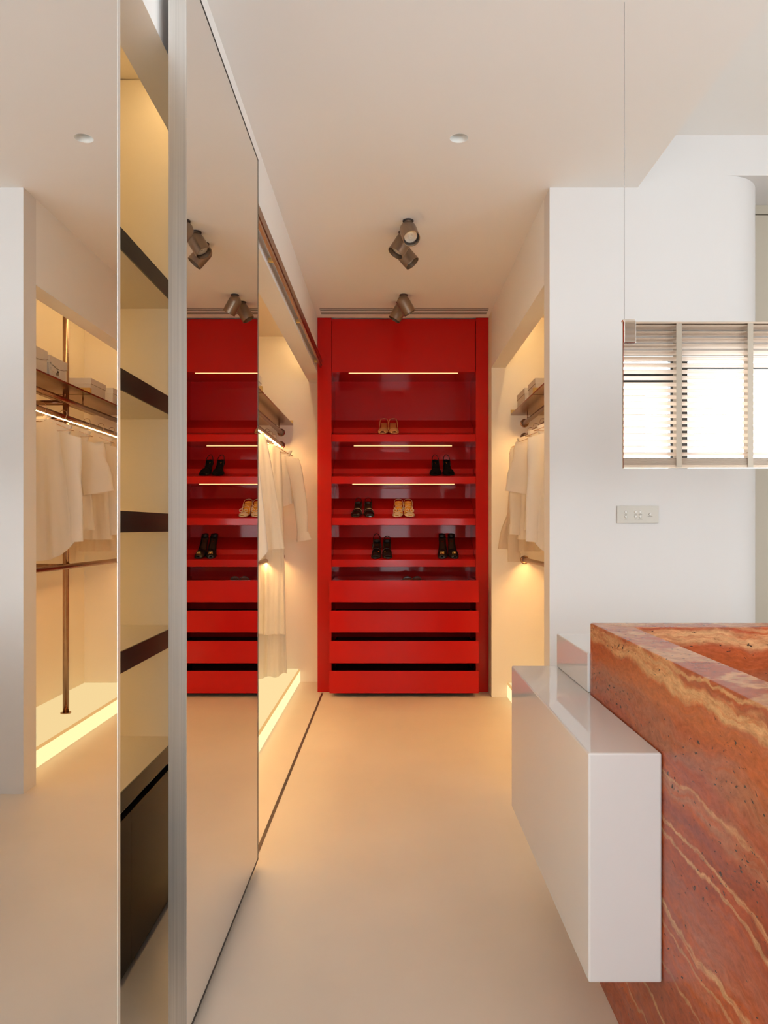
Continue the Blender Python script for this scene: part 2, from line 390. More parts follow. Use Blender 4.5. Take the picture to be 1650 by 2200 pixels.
o = struct(boxes('added_fill_window', [(XO + 0.04, XO + 0.08, -0.7, -0.65, 0.85, 2.45), (XO + 0.04, XO + 0.08, 0.85, 0.9, 0.85, 2.45), (XO + 0.04, XO + 0.08, -0.65, 0.85, 0.85, 0.90), (XO + 0.04, XO + 0.08, -0.65, 0.85, 2.40, 2.45)], 'frame'))  # unseen side window, added to let in more even daylight
box('pane', XO + 0.057, XO + 0.063, -0.65, 0.85, 0.90, 2.40, 'glass', o)
pr = thing('building', 'terracotta rendered pier of a house outside the window', 'building', (2.30, -3.2, 0))
box('wall', 2.33, 2.47, -3.4, -3.0, 0, 2.5, 'pier', pr); box('coping', 2.31, 2.49, -3.42, -2.98, 2.5, 2.56, 'pier', pr)

# venetian blind hanging in front of the window
vb = thing('venetian_blind', 'beige wooden venetian blind hanging half raised before the window', 'blind', (1.95, -0.84, 2.60))
BX0, BX1 = 0.74, 3.16; yb = -0.845
boxb = box('headrail', BX0, BX1, yb - 0.03, yb + 0.03, 2.585, 2.64, 'slat', vb)
mesh = None
tilt = math.radians(20)
k = 0; z = 2.565
def slat(z, tl):
    bm = bmesh.new(); c, s = math.cos(tl), math.sin(tl)
    prof = [(-0.025, 0), (-0.012, 0.002), (0, 0.0026), (0.012, 0.002), (0.025, 0), (0.025, -0.0026), (0, -0.0006), (-0.025, -0.0026)]
    prism(bm, [(yb + p * c - q * s, z + p * s + q * c) for p, q in prof], 'x', BX0, BX1)
    return finish('slat', bm, 'slat', vb)
first = slat(z, tilt)
while z - 0.0435 > 1.675:
    z -= 0.0435
    c = first.copy(); col.objects.link(c); c.parent = vb; c.location = first.location + Vector((0, 0, z - 2.565))
zf = 1.6215
sf = slat(zf, 0.0)
for q in range(1, 9):
    c = sf.copy(); col.objects.link(c); c.parent = vb; c.location = sf.location + Vector((0, 0, 0.0052 * q))
box('bottom_rail', BX0, BX1, yb - 0.026, yb + 0.026, 1.598, 1.618, 'slat', vb, 0.004)
for xt in (1.0, 1.4875, 1.975, 2.463, 2.95):
    box('ladder_tape', xt - 0.019, xt + 0.019, yb + 0.0285, yb + 0.0295, 1.60, 2.585, 'tape', vb)
    box('ladder_tape', xt - 0.019, xt + 0.019, yb - 0.0295, yb - 0.0285, 1.60, 2.585, 'tape', vb)

# ------------------------------------------------------------------ ceiling fittings
t = thing('downlight', 'small round white recessed downlight in the ceiling', 'light', (DL[0], DL[1], ZC))
latheo('cup', [(DL[2] - 0.001, 0.0), (DL[2] - 0.004, 0.004), (0.022, 0.05), (0.020, 0.06)], (DL[0], DL[1], ZC), (0, 0, 1), 'lightcup', t)
latheo('bulb', [(0.0, 0.052), (0.021, 0.054), (0.021, 0.062), (0, 0.063)], (DL[0], DL[1], ZC), (0, 0, 1), 'spotin', t)
t = thing('air_grille', 'linear slot air grille in the ceiling above the red cabinet', 'grille', (0.0975, 5.36, ZC))
yy = [5.272, 5.290, 5.307, 5.332, 5.349, 5.374, 5.391, 5.416, 5.433, 5.448]
for i in range(0, 10, 2): box('bar', -0.49, 0.685, yy[i], yy[i + 1], ZC, ZC + 0.0012, 'ceil', t)
box('duct', -0.49, 0.685, 5.272, 5.448, ZC + 0.0016, ZC + 0.10, 'black', t)

def spot(x, y, d, label):
    t = thing('ceiling_spotlight', label, 'spotlight', (x, y, ZC), 'bronze ceiling spotlights')
    d = Vector(d).normalized(); r = 0.0425; p = Vector((x, y, ZC - 0.048))
    latheo('mounting_cap', [(0, 0), (0.027, 0), (0.027, 0.006), (0, 0.006)], (x, y, ZC), (0, 0, -1), 'spotin', t)
    latheo('neck', [(0.021, 0.006), (0.021, 0.022)], (x, y, ZC), (0, 0, -1), 'spot', t)
    # rounded top shell grows from the cap, straight barrel below it
    prof = [(0.0, -r)] + [(r * math.sin(a), -r * math.cos(a)) for a in [PI / 2 * k / 8 for k in range(1, 9)]]
    L = 0.082
    prof += [(r, L), (r - 0.003, L), (r - 0.003, L - 0.022)]
    latheo('barrel', prof, p, d, 'spot', t, 32)
    ln = latheo('lens', [(0, L - 0.030), (0.008, L - 0.029), (0.010, L - 0.024), (0.024, L - 0.025), (0.030, L - 0.022), (0.0325, L - 0.022)], p, d, 'lens', t, 28)
    latheo('lens_ring', [(0.0325, L - 0.022), (r - 0.003, L - 0.022)], p, d, 'spotin', t, 28)
spot(0.0895, 3.770, (0.18, -0.60, -0.72), 'bronze ceiling spotlight showing its round lens, first of three')
spot(0.070, 3.915, (-0.50, -0.16, -0.80), 'bronze ceiling spotlight between two others, barrel tipped towards the mirror doors')
spot(0.068, 4.075, (0.60, -0.12, -0.74), 'bronze ceiling spotlight, hindmost of three, barrel tipped towards the white wall')
spot(0.088, 4.975, (0.50, 0.10, -0.85), 'bronze ceiling spotlight near the air grille, barrel tipped right')
spot(0.070, 5.135, (-0.50, 0.02, -0.85), 'bronze ceiling spotlight closest to the air grille, barrel tipped left')

# ------------------------------------------------------------------ red shoe cabinet
cab = thing('shoe_cabinet', 'tall glossy red built-in cabinet with shoe shelves and four drawers', 'cabinet', (0.0975, 5.7, 0))
CX0, CX1 = -0.524, 0.7115; IX0, IX1 = -0.423, 0.620; YBK = 5.90
box('stile', CX0, IX0, YC, 5.98, 0.0, ZC - 0.002, 'red', cab, 0.001)
box('stile', IX1, CX1, YC, 5.98, 0.0, ZC - 0.002, 'red', cab, 0.001)
box('fascia_panel', IX0 + 0.003, IX1 - 0.005, YC + 0.004, YC + 0.024, 2.313, ZC - 0.014, 'red', cab, 0.001)
boxes('upper_box', [(IX0, IX1, YC + 0.024, YBK, 2.315, 2.335), (IX0, IX1, YC + 0.03, YBK, ZC - 0.02, ZC - 0.004)], 'red', cab)
box('back_panel', IX0, IX1, YBK, YBK + 0.02, 0.06, ZC - 0.02, 'redgloss', cab)
box('base_panel', IX0, IX1, YC + 0.06, YBK, 0.0, 0.06, 'redshade', cab)
# lamp strip under the fascia
ls = box('led_strip', -0.30, 0.495, 5.556, 5.562, 2.311, 2.315, 'ledshelf', cab)
zl = [1.861, 1.557, 1.257, 0.9555]
shelves = []
for i, z0 in enumerate(zl):
    pf = [(5.520, z0), (5.523, z0 + 0.002), (5.672, z0 + 0.032), (5.679, z0 + 0.069), (5.687, z0 + 0.073), (YBK, z0 + 0.157), (YBK, z0 - 0.051), (5.520, z0 - 0.051)]
    bm = bmesh.new(); prism(bm, pf, 'x', IX0 + 0.0005, IX1 - 0.0005)
    s = finish('shelf', bm, 'red', cab, bevel=0.0012); shelves.append(s)
    ly = (5.80, 5.575, 0, 0)[i]
    if ly: box('led_strip', -0.275, 0.47, ly, ly + 0.007, z0 - 0.0545, z0 - 0.0505, 'ledshelf', s)
# drawers, all pulled out a hand's breadth
DY = 5.343
dz = [(0.819, 0.665), (0.607, 0.455), (0.394, 0.239), (0.184, 0.029)]
for i, (z1, z0) in enumerate(dz):
    bm = bmesh.new()
    h0, h1 = z0 + 0.012, (z1 - 0.004 if i == 0 else z1 - 0.045)
    xa, xb = IX0 + 0.012, IX1 - 0.012
    bx(bm, xa, xa + 0.012, DY + 0.02, YBK - 0.03, h0, h1); bx(bm, xb - 0.012, xb, DY + 0.02, YBK - 0.03, h0, h1)
    bx(bm, xa + 0.012, xb - 0.012, YBK - 0.042, YBK - 0.03, h0, h1)
    fl = z1 - 0.03 if i == 0 else h0 + 0.012
    bx(bm, xa + 0.012, xb - 0.012, DY + 0.02, YBK - 0.042, fl - 0.012, fl)
    d = finish('drawer', bm, 'red' if i == 0 else 'redshade', cab)
    box('drawer_front', IX0 - 0.001, IX1 + 0.001, DY, DY + 0.02, z0, z1, 'red', d, 0.001)

# ------------------------------------------------------------------ glasses in the drawer
t = thing('sunglasses', 'dark sunglasses lying in the open top drawer', 'sunglasses', (0.16, 5.50, 0.789))
for sx in (-1, 1):
    cx = 0.160 + sx * 0.035
    oval = [(cx + 0.030 * math.cos(a), 5.50, 0.814 + 0.022 * math.sin(a)) for a in [2 * PI * k / 24 for k in range(25)]]
    tubeo('rim', oval, 0.003, 'insole', t, 6)
    bm = bmesh.new(); prism(bm, [(p[0], p[2]) for p in oval[:-1]], 'y', 5.499, 5.501); finish('lens', bm, 'lens2', t)
    tubeo('temple_arm', [(cx + sx * 0.031, 5.50, 0.816), (cx + sx * 0.033, 5.55, 0.814), (cx + sx * 0.025, 5.62, 0.795)], 0.0025, 'insole', t, 6)
tubeo('bridge', [(0.155, 5.50, 0.818), (0.160, 5.498, 0.822), (0.165, 5.50, 0.818)], 0.003, 'insole', t, 6)

# ------------------------------------------------------------------ shoes
def smooth01(a): a = max(0, min(1, a)); return a * a * (3 - 2 * a)
class Shoe:
    """toe points to the room; s = 0 toe .. 1 heel"""
    def __init__(s, x, shelf, side, wid, heel, yaw=0.0, ln=0.205, label='', cat='shoe', group=None, name='shoe'):
        s.x, s.z0, s.side, s.wid, s.heel, s.yaw, s.ln = x, zl[shelf] + 0.005, side, wid, heel, yaw, ln
        s.t = thing(name, label, cat, (x, 5.63, s.z0), group)
    def wd(s, u):
        k = [(0, 0.25), (0.04, 0.62), (0.12, 0.86), (0.27, 1.0), (0.45, 0.86), (0.65, 0.66), (0.85, 0.70), (0.95, 0.58), (1, 0.25)]
        for (a, b), (c, d) in zip(k, k[1:]):
            if u <= c: return s.wid / 2 * (b + (d - b) * (u - a) / (c - a))
        return s.wid / 2 * 0.25
    def zb(s, u): return s.z0 + 0.003 + 0.31 * s.ln * min(u, 0.38) + s.heel * smooth01((u - 0.30) / 0.62)
    def P(s, u, l, h):
        """u along, l lateral -1..1 of width, h above the footbed"""
        X = l * s.wd(u) + s.side * -0.006 * math.sin(PI * u); Y = u * s.ln
        c, q = math.cos(s.yaw), math.sin(s.yaw)
        return (s.x + X * c - (Y - 0.1) * q, 5.532 + 0.1 + X * q + (Y - 0.1) * c, s.zb(u) + h)
    def sole(s, m, mi):
        us = [k / 20 for k in range(21)]
        bm = bmesh.new(); rows = []
        for u in us: rows.append([s.P(u, l, h) for l, h in ((-1, 0), (-1, 0.006), (1, 0.006), (1, 0))])
        V = grid(bm, rows, True); bm.faces.new(V[0][::-1]); bm.faces.new(V[-1])
        so = finish('sole', bm, m, s.t)
        bm = bmesh.new(); rows = [[s.P(u, l * 0.93, 0.0066) for l in (-1, -0.5, 0, 0.5, 1)] for u in us[1:-1]]
        grid(bm, rows); s.ins = finish('insole', bm, mi, s.t, smooth=True, solid=0.001)
        # heel
        bm = bmesh.new(); c = s.P(0.90, 0, 0.001); gz = s.z0 - 0.005 + 0.073 + 0.3945 * (c[1] + 0.011 - 5.687) + 0.001
        tube(bm, [(c[0], c[1] + 0.004, c[2]), (c[0], c[1] + 0.002, (c[2] + gz) / 2), (c[0], c[1], gz + 0.006)], [s.wid * 0.27, 0.011, 0.009], 10)
        finish('heel', bm, m, s.t, smooth=True)
    def arch(s, name, u0, u1, h0, h1, m, n=8, l=1.03, a=14, th=0.0015, fl=0.0):
        bm = bmesh.new(); rows = []
        for i in range(n + 1):
            u = u0 + (u1 - u0) * i / n; h = h0 + (h1 - h0) * i / n
            rows.append([s.P(u, -math.cos(PI * k / a) * (l + fl * (1 - math.sin(PI * k / a))), h * math.sin(PI * k / a) ** 0.8 + 0.001) for k in range(a + 1)])
        grid(bm, rows); return finish(name, bm, m, s.t, smooth=True, solid=th)
    def counter(s, name, u0, h0, h1, m, th=0.002):
        """upright wall round the heel"""
        bm = bmesh.new(); pts = [(u0 + (1 - u0) * k / 10, -1) for k in range(11)] + [(1, -0.4), (1, 0), (1, 0.4)] + [(1 - (1 - u0) * k / 10, 1) for k in range(11)]
        n = len(pts); lo = []; hi = []
        for i, (u, l) in enumerate(pts):
            f = 1 - abs(2 * i / (n - 1) - 1); lo.append(s.P(u, l * 1.02, 0)); hi.append(s.P(u, l * 0.97, h0 + (h1 - h0) * smooth01(f)))
        grid(bm, [lo, hi]); return finish(name, bm, m, s.t, smooth=True, solid=th)
    def loop(s, name, u0, hb, m, r=0.0022, wf=1.0, back=1.0, h0=0.004):
        pts = []
        for k in range(25):
            a = PI * k / 24; l = -math.cos(a); f = math.sin(a)
            p0 = s.P(u0 + (back - u0) * f ** 0.7, 0, 0)
            pts.append((p0[0] + l * s.wid / 2 * wf * (0.9 if f < 0.9 else 0.9), p0[1], p0[2] + h0 + hb * f ** 0.75))
        return tubeo(name, pts, r, m, s.t, 6)
    def strap(s, name, u, h, m, r=0.0022, du=0.0):
        pts = [s.P(u + du * (k / 8 - 1), -math.cos(PI * k / 16) * 1.02, h * math.sin(PI * k / 16) ** 0.8) for k in range(17)]
        return tubeo(name, pts, r, m, s.t, 6)
def px(u, y=5.6): return (u - 838) / 1640 * y

for sd, u, lb in ((-1, 823, 'tan leather slingback shoe on the top shelf, farther from the white wall'), (1, 846.5, 'tan leather slingback shoe on the top shelf, nearer the white wall')):
    s = Shoe(px(u), 0, sd, 0.073, 0.070, 0.05 * sd, 0.2, lb, 'shoe', 'tan slingback pair', 'slingback_shoe')
    s.sole('tan', 'tan'); s.arch('toe_vamp', 0.03, 0.22, 0.018, 0.034, 'tanlight'); s.loop('sling_strap', 0.45, 0.040, 'tanlight', 0.0024, 1.02)
    s.arch('topline_band', 0.215, 0.25, 0.035, 0.036, 'tan', 2)
    bm = bmesh.new(); lathe(bm, [(0, 0), (0.003, 0.001), (0, 0.004)], s.P(0.47, sd * 0.98, 0.018), (0, -1, 0.2), 8); finish('buckle', bm, 'gold', s.t)
for sd, u, lb in ((-1, 935, 'black fringed sandal on the second shelf, left of its pair'), (1, 963.5, 'black fringed sandal on the second shelf, right of its pair')):
    s = Shoe(px(u), 1, sd, 0.078, 0.080, 0.06 * sd, 0.2, lb, 'shoe', 'black fringed pair', 'fringed_sandal')
    s.sole('blacksuede', 'blacksuede'); s.arch('vamp', 0.03, 0.30, 0.020, 0.040, 'blacksuede', fl=0.12)
    s.counter('heel_counter', 0.62, 0.010, 0.032, 'blacksuede'); s.loop('sling_strap', 0.66, 0.062, 'blackshoe', 0.0026, 0.72)
    bm = bmesh.new()
    for k in range(22):
        l = -1.25 + 2.5 * k / 21; a = s.P(0.16 + 0.10 * (1 - abs(l)), l * 0.9, 0.034 * (1 - abs(l) * 0.6)); b = s.P(0.02, l * 1.02, 0.002)
        tube(bm, [a, ((a[0] + b[0]) / 2, (a[1] + b[1]) / 2 - 0.004, (a[2] + b[2]) / 2 + 0.004), b], 0.0019, 4)
    f = finish('fringe', bm, 'blacksuede', s.t); f['kind'] = 'stuff'
    a = s.P(0.83, -0.3, 0.0085); b = s.P(0.83, 0.3, 0.0085); c = s.P(0.76, 0, 0.0085)
    tubeo('logo', [a, b], 0.0018, 'gold', s.t, 5); tubeo('logo', [s.P(0.83, 0.05, 0.0085), c], 0.0018, 'gold', s.t, 5)
for sd, u, lb in ((-1, 766, 'black patent sandal beside the yellow sandals, left of its pair'), (1, 793, 'black patent sandal beside the yellow sandals, right of its pair')):
    s = Shoe(px(u), 2, sd, 0.078, 0.074, 0.09 * sd, 0.2, lb, 'shoe', 'black patent pair', 'patent_sandal')
    s.sole('patent', 'insole'); s.arch('vamp_strap', 0.05, 0.20, 0.016, 0.030, 'patent'); s.arch('vamp_strap', 0.24, 0.31, 0.036, 0.040, 'patent', 4)
    s.counter('heel_counter', 0.66, 0.004, 0.024, 'blackshoe'); s.loop('ankle_strap', 0.68, 0.046, 'blackshoe', 0.0024, 0.72)
    s.strap('cross_strap', 0.36, 0.040, 'champagne', 0.0013, 0.06)
for sd, u, lb in ((-1, 854.5, 'yellow sandal with champagne bow on third shelf, left of its pair'), (1, 879.5, 'yellow sandal with champagne bow on third shelf, right of its pair')):
    s = Shoe(px(u), 2, sd, 0.076, 0.080, 0.07 * sd, 0.2, lb, 'shoe', 'yellow bow pair', 'bow_sandal')
    s.sole('champagne', 'yellow'); s.arch('toe_vamp', 0.02, 0.17, 0.014, 0.026, 'champagne'); s.counter('heel_counter', 0.74, 0.006, 0.020, 'yellow')
    s.loop('ankle_strap', 0.55, 0.030, 'champagne', 0.0018, 1.0); s.strap('cross_strap', 0.45, 0.055, 'champagne', 0.0017, 0.08)
    s.loop('ankle_tie', 0.50, 0.012, 'champagne', 0.0016, 1.02, 0.62)
    bow = thing_p = None
    c = Vector(s.P(0.17, 0, 0.036))
    bm = bmesh.new()
    for q in (-1, 1):
        for hgt in (0.012, -0.004):
            tube(bm, [c, c + Vector((q * 0.016, -0.003, 0.012 + hgt * 0.4)), c + Vector((q * 0.030, -0.003, 0.004 + hgt * 0.3)), c + Vector((q * 0.029, -0.004, -0.006 + hgt * 0.3)), c + Vector((q * 0.012, -0.004, -0.005)), c], 0.0022, 5)
        tube(bm, [c, c + Vector((q * 0.014, -0.006, -0.010)), c + Vector((q * 0.024, -0.008, -0.021))], 0.002, 5)
    b = finish('bow', bm, 'champagne', s.t, smooth=True)
    bm = bmesh.new(); bmesh.ops.create_icosphere(bm, subdivisions=1, radius=0.005, matrix=Matrix.Translation(c + Vector((0, -0.004, 0.001)))); finish('crystal', bm, 'chrome', b)
for sd, u, lb in ((-1, 807.5, 'black strappy sandal with gold buckle on the lowest shelf, left of pair'), (1, 833, 'black strappy sandal with gold buckle on the lowest shelf, right of pair')):
    s = Shoe(px(u), 3, sd, 0.076, 0.082, 0.03 * sd, 0.2, lb, 'shoe', 'black strappy pair', 'strappy_sandal')
    s.sole('blackshoe', 'insole'); s.arch('toe_strap', 0.06, 0.20, 0.018, 0.030, 'blackshoe'); s.arch('instep_strap', 0.42, 0.52, 0.040, 0.040, 'patent', 4)
    s.counter('heel_counter', 0.64, 0.006, 0.034, 'blackshoe'); s.loop('ankle_strap', 0.66, 0.070 if sd < 0 else 0.05, 'blackshoe', 0.003, 0.8)
    s.loop('ankle_tie', 0.60, 0.034, 'blackshoe', 0.0024, 0.95 if sd < 0 else 0.85, 0.8)
    for uu in (0.46, 0.22):
        bm = bmesh.new(); lathe(bm, [(0, 0), (0.004, 0.001), (0, 0.004)], s.P(uu, -0.5 * sd, 0.035), (0, -1, 0.3), 8); finish('buckle', bm, 'gold', s.t)
def letter_b(c, flip, m, par):
    """a squared B outline, mirrored when flip = -1"""
    w_, h_ = 0.0135, 0.017
    P = lambda a, b: (c[0] + flip * a * w_, c[1] - 0.002 + b * 0.004, c[2] + b * h_)
    tubeo('emblem', [P(0.06, -0.5), P(0.06, 0.5), P(0.85, 0.5), P(1, 0.35), P(0.95, 0.08), P(0.06, 0), P(0.95, -0.08), P(1.02, -0.35), P(0.85, -0.5), P(0.06, -0.5)], 0.0013, m, par, 5)
for sd, u, lb in ((-1, 950, 'black closed pump with gold double letter emblem, left of its pair'), (1, 974, 'black closed pump with gold double letter emblem, right of its pair')):
    s = Shoe(px(u), 3, sd, 0.074, 0.118, 0.06 * sd, 0.2, lb, 'shoe', 'black pumps pair', 'pump')
    s.sole('blackshoe', 'insole'); v = s.arch('vamp', 0.01, 0.34, 0.018, 0.046, 'blackshoe'); s.counter('quarter', 0.30, 0.016, 0.042, 'blackshoe')
    c = Vector(s.P(0.10, 0, 0.035)) + Vector((0, -0.004, 0))
    letter_b(c, 1, 'gold', v); letter_b(c, -1, 'gold', v)
    bm = bmesh.new(); lathe(bm, [(0, 0), (0.006, 0.001), (0, 0.002)], s.P(0.72, 0, 0.0075), (0, -0.4, 1), 8); finish('logo', bm, 'gold', s.t)

# ------------------------------------------------------------------ sliding mirror doors, rail, floor track
XM = -0.462
def mdoor(y0, y1, label):
    t = thing('mirror_door', label, 'door', (XM - 0.02, (y0 + y1) / 2, 0.031))
    box('mirror_panel', XM - 0.010, XM, y0 + 0.004, y1 - 0.012, 0.036, 2.470, 'mirror', t)
    box('backing', XM - 0.016, XM - 0.0105, y0 + 0.004, y1 - 0.012, 0.036, 2.470, 'darkdoor', t)
    box('frame_stile', -0.502, XM + 0.0005, y0, y0 + 0.004, 0.034, 2.472, 'steel', t)
    box('frame_stile', -0.480, XM + 0.0005, y1 - 0.012, y1, 0.034, 2.472, 'satin' if y1 < 2 else 'bronzeface', t)
    box('bottom_edge', XM - 0.012, XM + 0.0006, y0, y1, 0.026, 0.034, 'dark', t)
    box('top_edge', XM - 0.012, XM + 0.0006, y0, y1, 2.472, 2.478, 'dark', t)
    box('guide_fin', -0.4885, -0.4835, y0 + 0.1, y1 - 0.1, 0.002, 0.034, 'dark', t)
    box('bottom_rail', -0.4885, XM - 0.012, y0 + 0.02, y1 - 0.02, 0.034, 0.06, 'dark', t)
mdoor(1.730, 2.677, 'tall mirrored sliding door with brushed steel edge, reflecting the red cabinet')
mdoor(0.36, 1.306, 'tall mirrored sliding door reflecting the white wall and clothes niche')
for ya, yb_, lb, posts in ((1.738, 5.44, 'long bronze door rail fixed on the wall above the closet', (2.4, 3.30, 4.28, 5.30)),
                           (0.368, 1.290, 'short bronze door rail hidden behind the mirror door facing the white wall', (0.6, 1.1))):
    t = thing('sliding_rail', lb, 'rail', (-0.495, (ya + yb_) / 2, 2.326))
    box('bar', -0.503, -0.484, ya, yb_, 2.342, 2.384, 'rail', t, 0.002)
    box('lower_lip', -0.500, -0.487, ya, yb_, 2.326, 2.342, 'bronze', t)
    for yp_ in posts: latheo('standoff', [(0, 0), (0.011, 0), (0.011, 0.024), (0, 0.024)], (XL, yp_, 2.345), (1, 0, 0), 'brass', t, 16)
tag(box('floor_track', -0.4925, -0.4795, 0.30, 5.472, -0.004, 0.0015, 'track'), 'thin dark door track line set in the floor', 'track')

# ------------------------------------------------------------------ shelf unit behind the doors
t = thing('shelf_unit', 'open closet shelf unit with dark bronze edges behind the mirror doors', 'shelves', (-0.97, 1.85, 0))
SX = -0.692; SY0, SY1 = 1.20, 2.50
box('end_panel', -1.25, SX, SY1, SY1 + 0.02, 0, 2.655, 'cream', t)
box('end_panel', -1.25, SX, SY0 - 0.02, SY0, 0, 2.655, 'cream', t)
box('back_panel', -1.248, -1.235, SY0, SY1, 0.0, 2.655, 'cream', t)
for z1 in (1.962, 1.600, 1.233, 0.870, 0.506):
    s = box('shelf', -1.235, SX - 0.004, SY0, SY1, z1 - 0.056, z1, 'cream', t)
    box('shelf_edge', SX - 0.004, SX, SY0, SY1, z1 - 0.056 + (0.006 if z1 < 0.6 else 0), z1, 'bronzeface', s)
    if z1 > 0.6: box('led_strip', -1.225, -1.215, SY0 + 0.05, SY1 - 0.05, z1 - 0.060, z1 - 0.056, 'ledlow', s)
for y0, y1 in ((1.20, 1.62), (1.62, 2.045), (2.045, 2.50)):
    box('door_panel', SX - 0.02, SX - 0.002, y0 + 0.001, y1 - 0.001, 0.022, 0.430, 'darkdoor', t)
box('carcass', -1.235, SX - 0.024, SY0, SY1, 0.03, 0.45, 'darkdoor', t)

# ------------------------------------------------------------------ niche fit-out
def plinth(name, label, x0, x1, y0, y1, front):
    """luminous plinth; front = the x of its face towards the aisle"""
    t = thing(name, label, 'plinth', ((x0 + x1) / 2, (y0 + y1) / 2, 0))
    sg = 1 if front == x1 else -1; e = 0.012
    box('top_panel', min(x0, x1) + (0 if sg > 0 else e), max(x0, x1) - (e if sg > 0 else 0), y0, y1, 0.094, 0.100, 'plinthtop', t)
    fx = front - sg * 0.006
    box('front_panel', min(fx, front), max(fx, front), y0, y1, 0.002, 0.086, 'plinthfront', t)
    box('edge_strip', min(front, front - sg * e), max(front, front - sg * e), y0, y1, 0.086, 0.100, 'plinthedge', t, 0.003)
    box('core', min(x0, x1) + 0.014, max(x0, x1) - 0.014, y0 + 0.001, y1 - 0.001, 0.001, 0.09, 'niche', t)
plinth('glowing_plinth', 'low glowing plinth along the closet floor beside the long dresses', -1.25, -0.692, SY1 + 0.02, YFL, -0.692)
plinth('glowing_plinth', 'low glowing plinth in the wall niche, foot of the bronze pole', 0.822, 1.22, 3.528, YN, 0.822)
def cove(name, label, x, y0, y1, z=2.645):
    t = thing(name, label, 'light', (x, (y0 + y1) / 2, z))
    box('profile', x - 0.010, x + 0.010, y0, y1, z + 0.004, 2.66, 'plate', t)
    box('led_strip', x - 0.006, x + 0.006, y0 + 0.01, y1 - 0.01, z, z + 0.004, 'led', t)
cove('cove_light', 'hidden light strip above the clothes niche in the wall', 0.86, 3.56, YN - 0.03)
cove('cove_light', 'hidden light strip above the clothes closet behind the mirror doors', -0.68, SY1 + 0.05, YFL - 0.03)
cove('cove_light', 'hidden light strip above the open closet shelves', -0.68, SY0 + 0.03, SY1 - 0.03)

def rod(name, label, x, z, y0, y1, led, fl=(True, True)):  # led: material of the light line or None
    t = thing(name, label, 'rod', (x, (y0 + y1) / 2, z - 0.018))
    if led == 'ledlower':                       # grooved along its underside, light inside the groove
        bm = bmesh.new(); aa = [-PI / 2 + 0.45 + (2 * PI - 0.9) * k / 20 for k in range(21)]
        pr_ = [(x + 0.0155 * math.cos(a), z + 0.0155 * math.sin(a)) for a in aa] + [(x - 0.0055, z - 0.006), (x + 0.0055, z - 0.006)]
        prism(bm, pr_, 'y', y0 + 0.012, y1 - 0.012); finish('bar', bm, 'bronze', t)
    else: tubeo('bar', [(x, y0 + 0.012, z), (x, y1 - 0.012, z)], 0.0155, 'bronze', t, 16)
    for k, (yy_, d) in enumerate(((y0, 1), (y1, -1))):
        if fl[k]: latheo('flange', [(0, 0), (0.030, 0), (0.030, 0.007), (0.024, 0.012), (0, 0.012)], (x, yy_, z), (0, d, 0), 'bronze', t)
    if led == 'ledrod': box('led_strip', x - 0.003, x + 0.003, y0 + 0.05, y1 - 0.05, z - 0.0170, z - 0.0135, led, t)
    if led == 'ledlower': box('led_strip', x - 0.004, x + 0.004, y0 + 0.05, y1 - 0.05, z - 0.0085, z - 0.0065, led, t)
def hangset(side, x, y0, y1, xb, xf, yp, where):
    """vertical pole, three rods, shelf"""
    sg = 1 if xb > xf else -1
    t = thing('pole', 'upright bronze pole carrying the clothes rods ' + where, 'pole', (x + sg * 0.0, yp, 0.10))
    xp = x + sg * 0.0335
    tubeo('shaft', [(xp, yp, 0.106), (xp, yp, 2.655)], 0.0175, 'bronze', t, 20)
    latheo('base_ring', [(0.0175, 0), (0.030, 0), (0.030, 0.006), (0.0175, 0.006)], (xp, yp, 0.1005), (0, 0, 1), 'bronze', t)
    for z in (1.92, 1.822, 0.963):
        tubeo('stay', [(xp, yp, z), (xb, yp, z)], 0.0145, 'bronze', t, 14)
        latheo('collar', [(0, 0), (0.022, 0), (0.022, 0.020), (0, 0.020)], (xp, yp, z - 0.0) , (0, 1, 0), 'bronze', t, 16)
    rod('shelf_rail', 'upper bronze rod carrying the metal shelf ' + where, x, 1.92, y0, y1, None)
    rod('clothes_rod', 'bronze clothes rod with glowing light line ' + where, x, 1.822, y0, y1, 'ledrod')
    rod('lower_rod', 'bare lower bronze rod ' + where, x, 0.963, y0, y1, 'ledlower')
    for (a, b, q) in ((y0 + 0.002, yp + 0.03, 'near half'), (yp + 0.045, y1 - 0.002, 'far half')):
        s = thing('metal_shelf', 'thin bronze metal shelf ' + where + (', stretch towards the window' if q == 'near half' else ', stretch towards the red cabinet'), 'shelf', ((xf + xb) / 2, (a + b) / 2, 1.975))
        xa, xc = min(xf, xb - sg * 0.06), max(xf, xb - sg * 0.06)
        box('plate', xa, xc, a, b, 1.975, 1.984, 'bronze', s)
        for yy_ in (a, b - 0.004): box('end_flange', xa, xc, yy_, yy_ + 0.004, 1.984, 2.014, 'brass', s)
        xr = xb - sg * 0.06
        box('back_flange', min(xr, xr - sg * 0.004), max(xr, xr - sg * 0.004), a + 0.004, b - 0.004, 1.984, 2.02, 'brass', s)
        for yy_ in (a + 0.12, b - 0.12): tubeo('pin', [(x, yy_, 1.9345), (x, yy_, 1.975)], 0.004, 'bronze', s, 8)
    return xp
hangset('r', 0.943, 3.528, YN, 1.22, 0.845, 4.475, 'in the wall niche')
hangset('l', -0.838, SY1 + 0.02, YFL, -1.25, -0.745, 4.42, 'in the closet')

